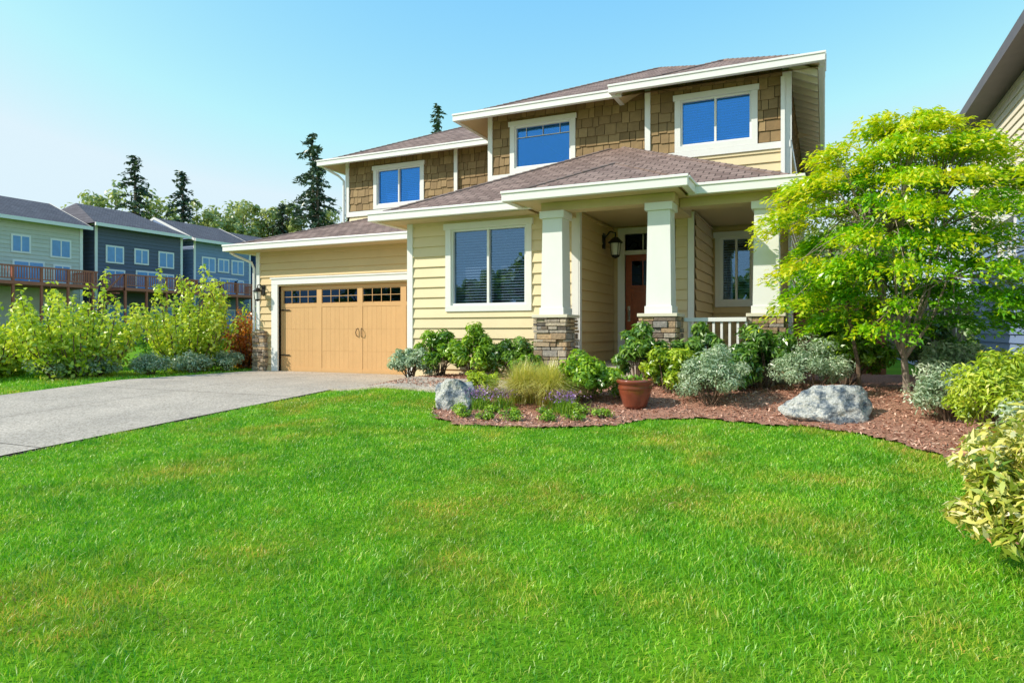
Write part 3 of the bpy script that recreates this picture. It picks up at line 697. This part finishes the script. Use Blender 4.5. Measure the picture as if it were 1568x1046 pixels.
shoots('dogwood_shrub',-17.5,10.8,1.2,1.7,28,'green')
shoots('dogwood_shrub',-16.4,13.4,1.1,1.8,28,'green',bias=.15)
shoots('dogwood_shrub',-18.6,7.6,1.1,1.6,30,'green',bias=.2)
shoots('smoke_bush',-14.1,13.5,.7,1.7,34,'red',per=90)
shoots('smoke_bush',-19.5,9.5,.8,1.5,24,'red',per=90)
shoots('smoke_bush',-14.9,14.6,.9,2.0,34,'lime')
for (a,b_) in ((-15.9,7.9),(-14.5,9.6),(-14.0,10.5),(-13.7,11.4),(-14.9,8.9),(-16.8,7.2),(-13.6,12.3)):
    bush('artemisia_shrub',a,b_,.5,.45,.5,1800,.07,.03,'silver' if a>-15 else 'green')

# Japanese maple
def maple():
    e=empty('japanese_maple_tree'); bx,by=.95,9.95; z0=gz(bx,by); mb=MB(); P=[];Nr=[];R=[];Uu=[]
    fork=Vector((bx-.02,by,z0+.45)); mb.tube([(bx+.02,by,z0-.05),(bx,by,z0+.2),fork],[.05,.042,.04],0,.5,9)
    limbs=[]
    for i in range(9):
        a=i*2.4+random.uniform(-.3,.3); rr=random.uniform(.35,.8); zz=random.uniform(1.5,2.7)
        lp=Vector((bx+rr*math.cos(a),by+rr*math.sin(a)*.9,z0+zz-.1))
        m1=fork.lerp(lp,.45)+Vector((.06*math.cos(a),.06*math.sin(a),-.05)); limbs.append((lp,m1)); mb.tube([fork,m1,lp],[.026,.018,.010],0,.5,7)
    nc=240
    for i in range(nc):
        zf=random.random()**.95
        zf=min(1,max(0,(round(zf*7)+random.uniform(-.22,.22))/7)); zc=z0+.98+zf*2.5
        prof=math.sin(math.pi*min(1,(.28+zf*.70)))**.6*1.62
        a=random.uniform(0,6.28); q=prof*math.sqrt(random.uniform(.04,1.15))
        c=Vector((bx+q*math.cos(a)*1.06,by+q*math.sin(a)*.92,zc-.20*(q/1.6)**2+.06*math.sin(a*2+1)))
        lp,m1=min(limbs,key=lambda t:(t[0]-c).length)
        mid=lp.lerp(c,.5)+Vector((0,0,.07)); mb.tube([m1.lerp(lp,.8),mid,c],[.009,.006,.003],0,.5,5)
        n=int(random.uniform(170,300)); rc=random.uniform(.16,.36)
        ang=rng.uniform(0,6.28,n); r_=rc*np.sqrt(rng.random(n))*(1+.5*np.sin(ang*4+i))
        dx=r_*np.cos(ang);dy=r_*np.sin(ang); tilt=.46*q/1.6
        outdir=dx*math.cos(a)+dy*math.sin(a)
        dz=rng.normal(size=n)*.04-tilt*outdir-.5*r_*r_
        pts=np.stack([c.x+dx,c.y+dy,c.z+dz],-1); P.append(pts)
        Nr.append(np.stack([dx*1.2,dy*1.2,np.full(n,.9)],-1)+rng.normal(size=(n,3))*.45)
        Uu.append(np.stack([dx+.6*math.cos(a),dy+.6*math.sin(a),-.3*np.ones(n)],-1)+rng.normal(size=(n,3))*.3)
        o=.10+.50*zf**1.6+.36*(q/1.6)**2-.22*math.cos(a)*(q/1.6)*(1-zf)  # yellower at top, rim and left: sunlit look put into the leaf colour
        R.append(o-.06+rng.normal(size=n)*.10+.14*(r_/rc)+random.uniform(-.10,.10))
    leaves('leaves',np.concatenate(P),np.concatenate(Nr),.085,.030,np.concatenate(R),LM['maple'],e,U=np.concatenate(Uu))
    mb.make('trunk_and_branches',[M_barkP],e)
maple()
def sapling():
    e=empty('maple_sapling'); mb=MB(); x,y=.42,9.7; z0=gz(x,y)
    mb.tube([(x,y,z0-.05),(x-.03,y,z0+.4),(x-.12,y,z0+.9),(x-.16,y+.05,z0+1.6)],[.03,.025,.02,.008],0,.5,7)
    mb.make('trunk',[M_bark],e)
    P=np.array([x-.14,y,z0+1.35])+rng.normal(size=(700,3))*np.array([.22,.2,.25]); leaves('leaves',P,rdir(700)+np.array([0,0,.8]),.08,.03,rng.uniform(.2,.8,700),LM['maple'],e)
sapling()

# rocks
def rockmat():
    m,nt,out=newmat('granite_boulder')
    c=ramp(nt,noisen(nt,7,8,.72),[(.38,(.10,.14,.19)),(.47,(.32,.35,.38)),(.53,(.72,.70,.65)),(.75,(.84,.82,.77))])
    c=mixc(nt,1.0,c,ramp(nt,noisen(nt,45,5,.8),[(.3,(.55,.55,.55)),(.6,(1.05,1.05,1.05))]),'MULTIPLY')
    p=N(nt,'ShaderNodeBsdfPrincipled'); nt.links.new(c,p.inputs['Base Color']); p.inputs['Roughness'].default_value=.85
    b=N(nt,'ShaderNodeBump'); b.inputs['Strength'].default_value=1; b.inputs['Distance'].default_value=.08; nt.links.new(noisen(nt,11,8,.7),b.inputs['Height']); nt.links.new(b.outputs[0],p.inputs['Normal'])
    nt.links.new(p.outputs[0],out.inputs[0]); return m
M_rock=rockmat()
import bmesh
def rock(x,y,sx,sy,sz,seed,rot=0):
    bm=bmesh.new(); bmesh.ops.create_icosphere(bm,subdivisions=5,radius=1)
    rr=random.Random(seed); planes=[(Vector((rr.gauss(0,1),rr.gauss(0,1),rr.gauss(0,.8))).normalized(),rr.uniform(.55,.82)) for _ in range(20)]
    for v in bm.verts:
        for n_,d_ in planes:
            k=v.co.dot(n_)-d_
            if k>0: v.co-=n_*k*.95
        v.co*=1+.16*noise.noise(v.co*1.7+Vector((seed,0,0)))+.08*noise.noise(v.co*4)+.035*noise.noise(v.co*11)
        c,s=math.cos(rot),math.sin(rot); X_=v.co.x*sx;Y_=v.co.y*sy
        v.co=Vector((x+X_*c-Y_*s,y+X_*s+Y_*c,gz(x,y)+sz*.35+v.co.z*sz))
    me=bpy.data.meshes.new('boulder'); bm.to_mesh(me); bm.free(); me.materials.append(M_rock)
    link(bpy.data.objects.new('granite_boulder',me))
rock(-4.56,8.0,.38,.32,.38,3,.3); rock(.07,8.45,.66,.38,.31,11,.35)
# pot
M_pot=pmat('glazed_pot',(.24,.06,.03),(.28,.07,.035),rough=.2,ns=6,namp=.4,coat=.5); M_soil=pmat('potting_soil',(.04,.025,.015),rough=1)
Pt=empty('glazed_flower_pot'); mb=MB(); px,py=-2.19,8.45; z0=gz(px,py)+.02
mb.lathe(px,py,[(.001,z0),(.13,z0),(.15,z0+.03),(.195,z0+.16),(.215,z0+.27),(.205,z0+.30),(.235,z0+.315),(.24,z0+.345),(.225,z0+.36),(.205,z0+.35),(.20,z0+.32),(.001,z0+.32)],0,40)
mb.lathe(px,py,[(.198,z0+.325),(.001,z0+.335)],1,20)
mb.lathe(px,py,[(.2145,z0+.235),(.2205,z0+.245),(.2195,z0+.258)],0,40)
mb.make('pot',[M_pot,M_soil],Pt,smooth=True)
P=np.array([px,py,z0+.37])+rng.normal(size=(50,3))*np.array([.07,.07,.03]); leaves('pot_plant',P,rdir(50)+np.array([0,0,.6]),.07,.03,rng.uniform(.3,.9,50),LM['green'],Pt)
# fence
M_fence=pmat('cedar_fence',(.36,.13,.07),(.46,.19,.11),rough=.8,ns=12,namp=.35)
M_fence2=pmat('weathered_fence',(.20,.16,.13),(.27,.22,.18),rough=.8,ns=12,namp=.35)
def fence(name,x0,x1,y,h,posts,mat):
    fn=MB(); a=x0
    while a<x1-.05: fn.box(a,a+.135,y,y+.02,.08,h+random.uniform(-.005,.005),0,random.random()); a+=.142
    for a in posts: fn.box(a,a+.09,y-.08,y-.001,0,h+.12,0,.3); fn.box(a-.02,a+.11,y-.1,y+.02,h+.121,h+.16,0,.6)
    fn.box(x0,x1,y-.04,y-.001,.3,.39,0,.2); fn.box(x0,x1,y-.04,y-.001,h-.26,h-.17,0,.2)
    fn.make(name,[mat])
fence('cedar_fence',-.55,1.0,14.28,1.66,(-.5,.35,.95),M_fence)
fence('backyard_fence',-.6,11.9,23.4,1.85,(-.5,1.5,3.3,5.5,8,10),M_fence2)
bush('laurel_hedge',1.7,13.2,.7,.5,1.3,2600,.10,.04,'dark',bias=.1)

# ------------------------------------------------------------------ neighbour house (right)
NH=empty('neighbour_house'); nb=MB()
M_ncream=pmat('neighbour_siding_cream',(.78,.70,.53),(.82,.74,.57),rough=.6,namp=.08); M_nshade=pmat('neighbour_siding_shade_blue',(.22,.30,.48),(.24,.33,.52),rough=.6,namp=.08)  # blue tone of the shadow on the lower wall put into its siding colour
M_nfas=pmat('neighbour_fascia',(.12,.09,.09),rough=.5)
t=TF('-X',3.5); nw=(16.4,17.9,2.45,3.42)
sheath(nb,t,7.5,20.8,-.1,6.3,(16.5,17.8,2.55,3.32),0)
lap(nb,t,7.5,20.7,.05,3.42,nw,.18,1); lap(nb,t,7.5,20.7,3.56,6.3,None,.18,0); nb.box(7.5,20.7,.001,.06,3.43,3.56,2,.5,t)
nb.box(20.69,20.82,.001,.065,.05,6.3,2,.5,t)
nb.box(3.5,12,20.68,20.8,-.1,6.3,0); nb.box(3.62,12,7.5,7.62,-.1,6.3,0)
nb.make('walls',[M_ncream,M_nshade,M_white],NH)
window('side_window',t,*nw,NH)
nr=MB(); hipfaces(nr,[[(3.05,7,6.2),(3.05,21.3,6.2),(7.6,21.3,6.2+4.55*.5),(7.6,7,6.2+4.55*.5)],[(12.1,7,6.2),(12.1,21.3,6.2),(7.6,21.3,8.475),(7.6,7,8.475)]])
nr.box(2.94,3.05,7,21.3,6.0,6.23,3); nr.box(3.05,3.5,7,21.3,6.02,6.04,3)
nr.make('roof',[M_roofx,M_roofy,M_soff,M_nfas],NH)

# ------------------------------------------------------------------ row of houses (left)
M_rr1=roofmat('far_roof',1,(.18,.17,.19),(.14,.13,.15),(.07,.065,.075))
M_deck=pmat('deck_wood',(.44,.13,.08),(.50,.17,.11),rough=.8,namp=.2)
cols=[((.56,.56,.50),'beige'),((.10,.12,.18),'slate'),((.20,.28,.45),'grey_blue'),((.11,.20,.46),'blue'),((.3,.3,.3),'grey')]
def rowhouse(y0,y1,ci,gable,xf=-49.0,ze=8.1):
    e=empty('row_house'); col,nm=cols[ci]; mw=pmat('row_siding_'+nm,col,tuple(c*1.1 for c in col),rough=.7,namp=.1)
    m=MB(); tf=TF('+X',xf); w=y1-y0; zb=-.2
    m.box(y0,y1,-9,0,zb,ze,0,.5,tf); lap(m,tf,y0,y1,zb,ze,None,.28,0,.04); lap(m,TF('-Y',y0),xf-9,xf,zb,ze,None,.28,0,.04)
    m.box(y0-.05,y0+.15,.0,.07,zb,ze,1,.5,tf); m.box(y1-.15,y1+.05,.0,.07,zb,ze,1,.5,tf)
    def win(a,b,c,d_):
        m.box(a-.12,b+.12,.0,.08,c-.12,d_+.12,1,.5,tf); m.box(a,b,.075,.09,c,d_,2,.5,tf); m.box((a+b)/2-.04,(a+b)/2+.04,.09,.1,c,d_,1,.5,tf)
    win(y0+.9,y0+2.1,6.3,7.4); win(y0+w*.5-.5,y0+w*.5+.5,6.4,7.4); win(y1-2.1,y1-.9,6.3,7.4)
    win(y0+.8,y0+2.2,4.5,5.6); win(y0+w*.45,y0+w*.45+1.8,4.25,5.7); win(y1-1.9,y1-.9,4.5,5.6)
    win(y0+1.0,y0+2.6,1.2,2.9); win(y1-2.8,y1-1.0,1.2,2.9)
    d0,d1=y0+.4,y1-.6
    m.box(d0,d1,.0,2.8,4.0,4.22,3,.5,tf)
    for a in np.arange(d0,d1,1.7): m.box(a,a+.14,2.62,2.76,zb,5.2,3,.3,tf)
    m.box(d0,d1,2.66,2.74,5.12,5.22,3,.8,tf); m.box(d0,d1,2.68,2.72,4.35,4.42,3,.8,tf)
    for a in np.arange(d0,d1,.16): m.box(a,a+.05,2.68,2.72,4.42,5.12,3,.7,tf)
    for s in (d0,d1):
        m.box(s,s+.06,0,2.66,5.12,5.22,3,.8,tf)
        for o in np.arange(0,2.6,.16): m.box(s,s+.04,o,o+.05,4.22,5.12,3,.7,tf)
    for k_ in range(14): m.box(d0-.3-k_*.26,d0-.02-k_*.26,1.6,2.6,4.0-k_*.26,4.1-k_*.26,3,.5,tf)
    m.tube([tf(d0,2.6,5.2),tf(d0-3.6,2.6,1.6)],[.06,.06],3,.5,4)
    x0,x1=xf-9.5,xf+.6; xm=(x0+x1)/2; zr=ze+.1+(x1-xm)*.42; ya,yb_=y0-.4,y1+.4; hp=0 if gable else 1.8
    m.poly([(x1,ya,ze+.1),(x1,yb_,ze+.1),(xm,yb_-hp,zr),(xm,ya+hp,zr)],4); m.poly([(x0,ya,ze+.1),(x0,yb_,ze+.1),(xm,yb_-hp,zr),(xm,ya+hp,zr)],4)
    m.poly([(x1,ya,ze+.1),(xm,ya+hp,zr),(x0,ya,ze+.1)],4 if hp else 0); m.poly([(x1,yb_,ze+.1),(xm,yb_-hp,zr),(x0,yb_,ze+.1)],4 if hp else 0)
    m.box(x1-.02,x1+.12,ya,yb_,ze-.12,ze+.12,1); m.poly([(x1,ya,ze),(x1,yb_,ze),(x0,yb_,ze),(x0,ya,ze)],1)
    if gable:
        for s in (ya-.03,yb_): 
            m.poly([(x1,s,ze-.1),(x1,s,ze+.12),(xm,s,zr+.05),(xm,s,zr-.18)],1); m.poly([(x0,s,ze-.1),(x0,s,ze+.12),(xm,s,zr+.05),(xm,s,zr-.18)],1)
    m.make('body',[mw,M_white,M_glass2,M_deck,M_rr1],e)
M_glass2=pmat('far_window_glass',(.12,.34,.66),rough=.12,spec=.5)
rowhouse(13,21.5,2,False); rowhouse(23,31.2,0,True,ze=8.5); rowhouse(32.2,39.6,1,False,ze=8.9); rowhouse(40.8,47,2,True,ze=8.8); rowhouse(48.2,55,3,True,ze=8.6); rowhouse(56.2,63,4,False)

# ------------------------------------------------------------------ background trees
def pine(x,y,h,r,seed):
    e=empty('pine_tree'); mb=MB(); mb.tube([(x,y,0),(x+.2,y,h*.5),(x,y,h)],[.45,.28,.04],0,.5,8)
    P=[];Nr=[];Uu=[];R=[]
    nb_=105
    for i in range(nb_):
        f=.22+.78*(i+random.random())/nb_; z=h*f; L=r*(1-f)**.6*random.choice((.35,.7,1,1.15,1.35))+.3
        a=random.uniform(0,6.28); dr=np.array([math.cos(a),math.sin(a),0]); n=int(8+L*8)
        t=rng.random(n)[:,None]; p_=np.array([x,y,z])+dr*L*t+np.array([0,0,1])*(-.35*L*t*t+.1*L*t)+rng.normal(size=(n,3))*np.array([.2,.2,.10])
        P.append(p_); Nr.append(np.array([0,0,1])+rng.normal(size=(n,3))*.6); Uu.append(dr+rng.normal(size=(n,3))*.5+np.array([0,0,-.3])); R.append(.4+.35*t[:,0]+rng.normal(size=n)*.2)
        mb.tube([(x,y,z),tuple(np.array([x,y,z])+dr*L*.7+np.array([0,0,-.05]))],[.06,.02],0,.5,4)
    leaves('needles',np.concatenate(P),np.concatenate(Nr),.75,.28,np.concatenate(R),LM['pine'],e,U=np.concatenate(Uu)); mb.make('trunk',[M_bark],e)
for (x,y,h,r_) in ((-80.4,58,23.5,4.2),(-76.6,62,22,3.6),(-63.5,72,28,5.2),(-61,70,25.5,3.8),(-48.3,80,32.2,4.2),(-65,85,29,2.6),(-72,78,20,2.8),(-68,71,18.5,2.6),(-59,76,23,3)): pine(x,y,h,r_,1)
def treemass(name,lst,size,cl=34,per=55):
    e=empty(name); P=[];R=[];Nr=[];mb=MB()
    for (x,y,h,r_) in lst:
        mb.tube([(x,y,0),(x,y,h*.8)],[.35,.08],0,.5,6)
        for c in range(cl):
            d=rdir(1)[0]; q=random.random()**.4; cc=np.array([x,y,h*.62])+d*q*np.array([r_,r_,h*.36]); n=per; dd=rdir(n)
            rc=r_*random.uniform(.18,.38)
            P.append(cc+dd*rc*rng.random((n,1))**.4); Nr.append(dd+np.array([0,0,.4])+rng.normal(size=(n,3))*.4); R.append(.5+.2*d[2]+rng.normal(size=n)*.16+random.uniform(-.15,.15))
            mb.tube([(x,y,h*.4),tuple(cc)],[.1,.03],0,.5,4)
    leaves('leaves',np.concatenate(P),np.concatenate(Nr),size,size*.7,np.concatenate(R),LM['far'],e); mb.make('trunks',[M_bark],e)
treemass('distant_trees',((-89,60,21.5,5),(-81,62,19.8,4.5),(-79,68,19.8,4.5),(-74,70,19.5,4),(-71,73,20,3.6),(-67,80,19.5,4.5),(-84,64,18,4.5),(-76,66,17.5,4),(-90,50,16,5),(-64,84,18.5,4.5),(-60,88,19,4),(-95,55,14,5),(-82,75,19.5,5),(-70,82,18.5,4.5),(-77,74,19.5,4.5),(-86,68,19.5,5),(-73,66,17,4),(-66,74,17.5,4),(2,66,13,5),(-2,70,12,5)),.62,44,60)
treemass('street_trees_opposite',[(-46+i*4.6+random.uniform(-1,1),-34+random.uniform(-4,4),random.uniform(4.5,8.5),random.uniform(2.2,3.2)) for i in range(19)],.8,20,40)

# ------------------------------------------------------------------ light, sky, camera
SUN=Vector((-.766,-.643,math.tan(math.radians(37)))).normalized()
sd=bpy.data.lights.new('sun','SUN'); sd.energy=4.9; sd.angle=math.radians(.5); sd.color=(1,.93,.81)
so=bpy.data.objects.new('sun',sd); link(so); so.rotation_euler=SUN.to_track_quat('Z','Y').to_euler()
w=bpy.data.worlds.new('World'); scene.world=w; w.use_nodes=True; nt=w.node_tree; nt.nodes.clear()
o=N(nt,'ShaderNodeOutputWorld'); bg=N(nt,'ShaderNodeBackground'); sk=N(nt,'ShaderNodeTexSky'); sk.sky_type='NISHITA'; sk.sun_disc=False
sk.sun_elevation=math.radians(37); sk.sun_rotation=math.atan2(-.766,-.643); sk.air_density=1.0; sk.dust_density=.8; sk.ozone_density=1.5
sp=N(nt,'ShaderNodeSeparateXYZ'); nt.links.new(sk.outputs[0],sp.inputs[0]); cb=N(nt,'ShaderNodeCombineXYZ')
for i_,(pw_,gn,mx) in enumerate(((1.45,1.35,4.9),(.80,2.6,6.0),(.32,4.8,6.6))):
    v_=mathn(nt,'MULTIPLY',mathn(nt,'POWER',sp.outputs[i_],pw_),gn)
    nt.links.new(mathn(nt,'MINIMUM',v_,mx),cb.inputs[i_])
bg.inputs[1].default_value=.15; nt.links.new(cb.outputs[0],bg.inputs[0]); nt.links.new(bg.outputs[0],o.inputs[0])
cam=bpy.data.cameras.new('camera'); co=bpy.data.objects.new('camera',cam); link(co); scene.camera=co
cam.sensor_width=36; cam.lens=36*1030/1568; co.location=(0,0,1.0); co.rotation_euler=(math.radians(90),0,math.radians(24.9)); cam.shift_y=-15/1568; cam.clip_end=3000; cam.clip_start=.05
scene.view_settings.view_transform='Standard'; scene.view_settings.look='None'; scene.view_settings.exposure=0
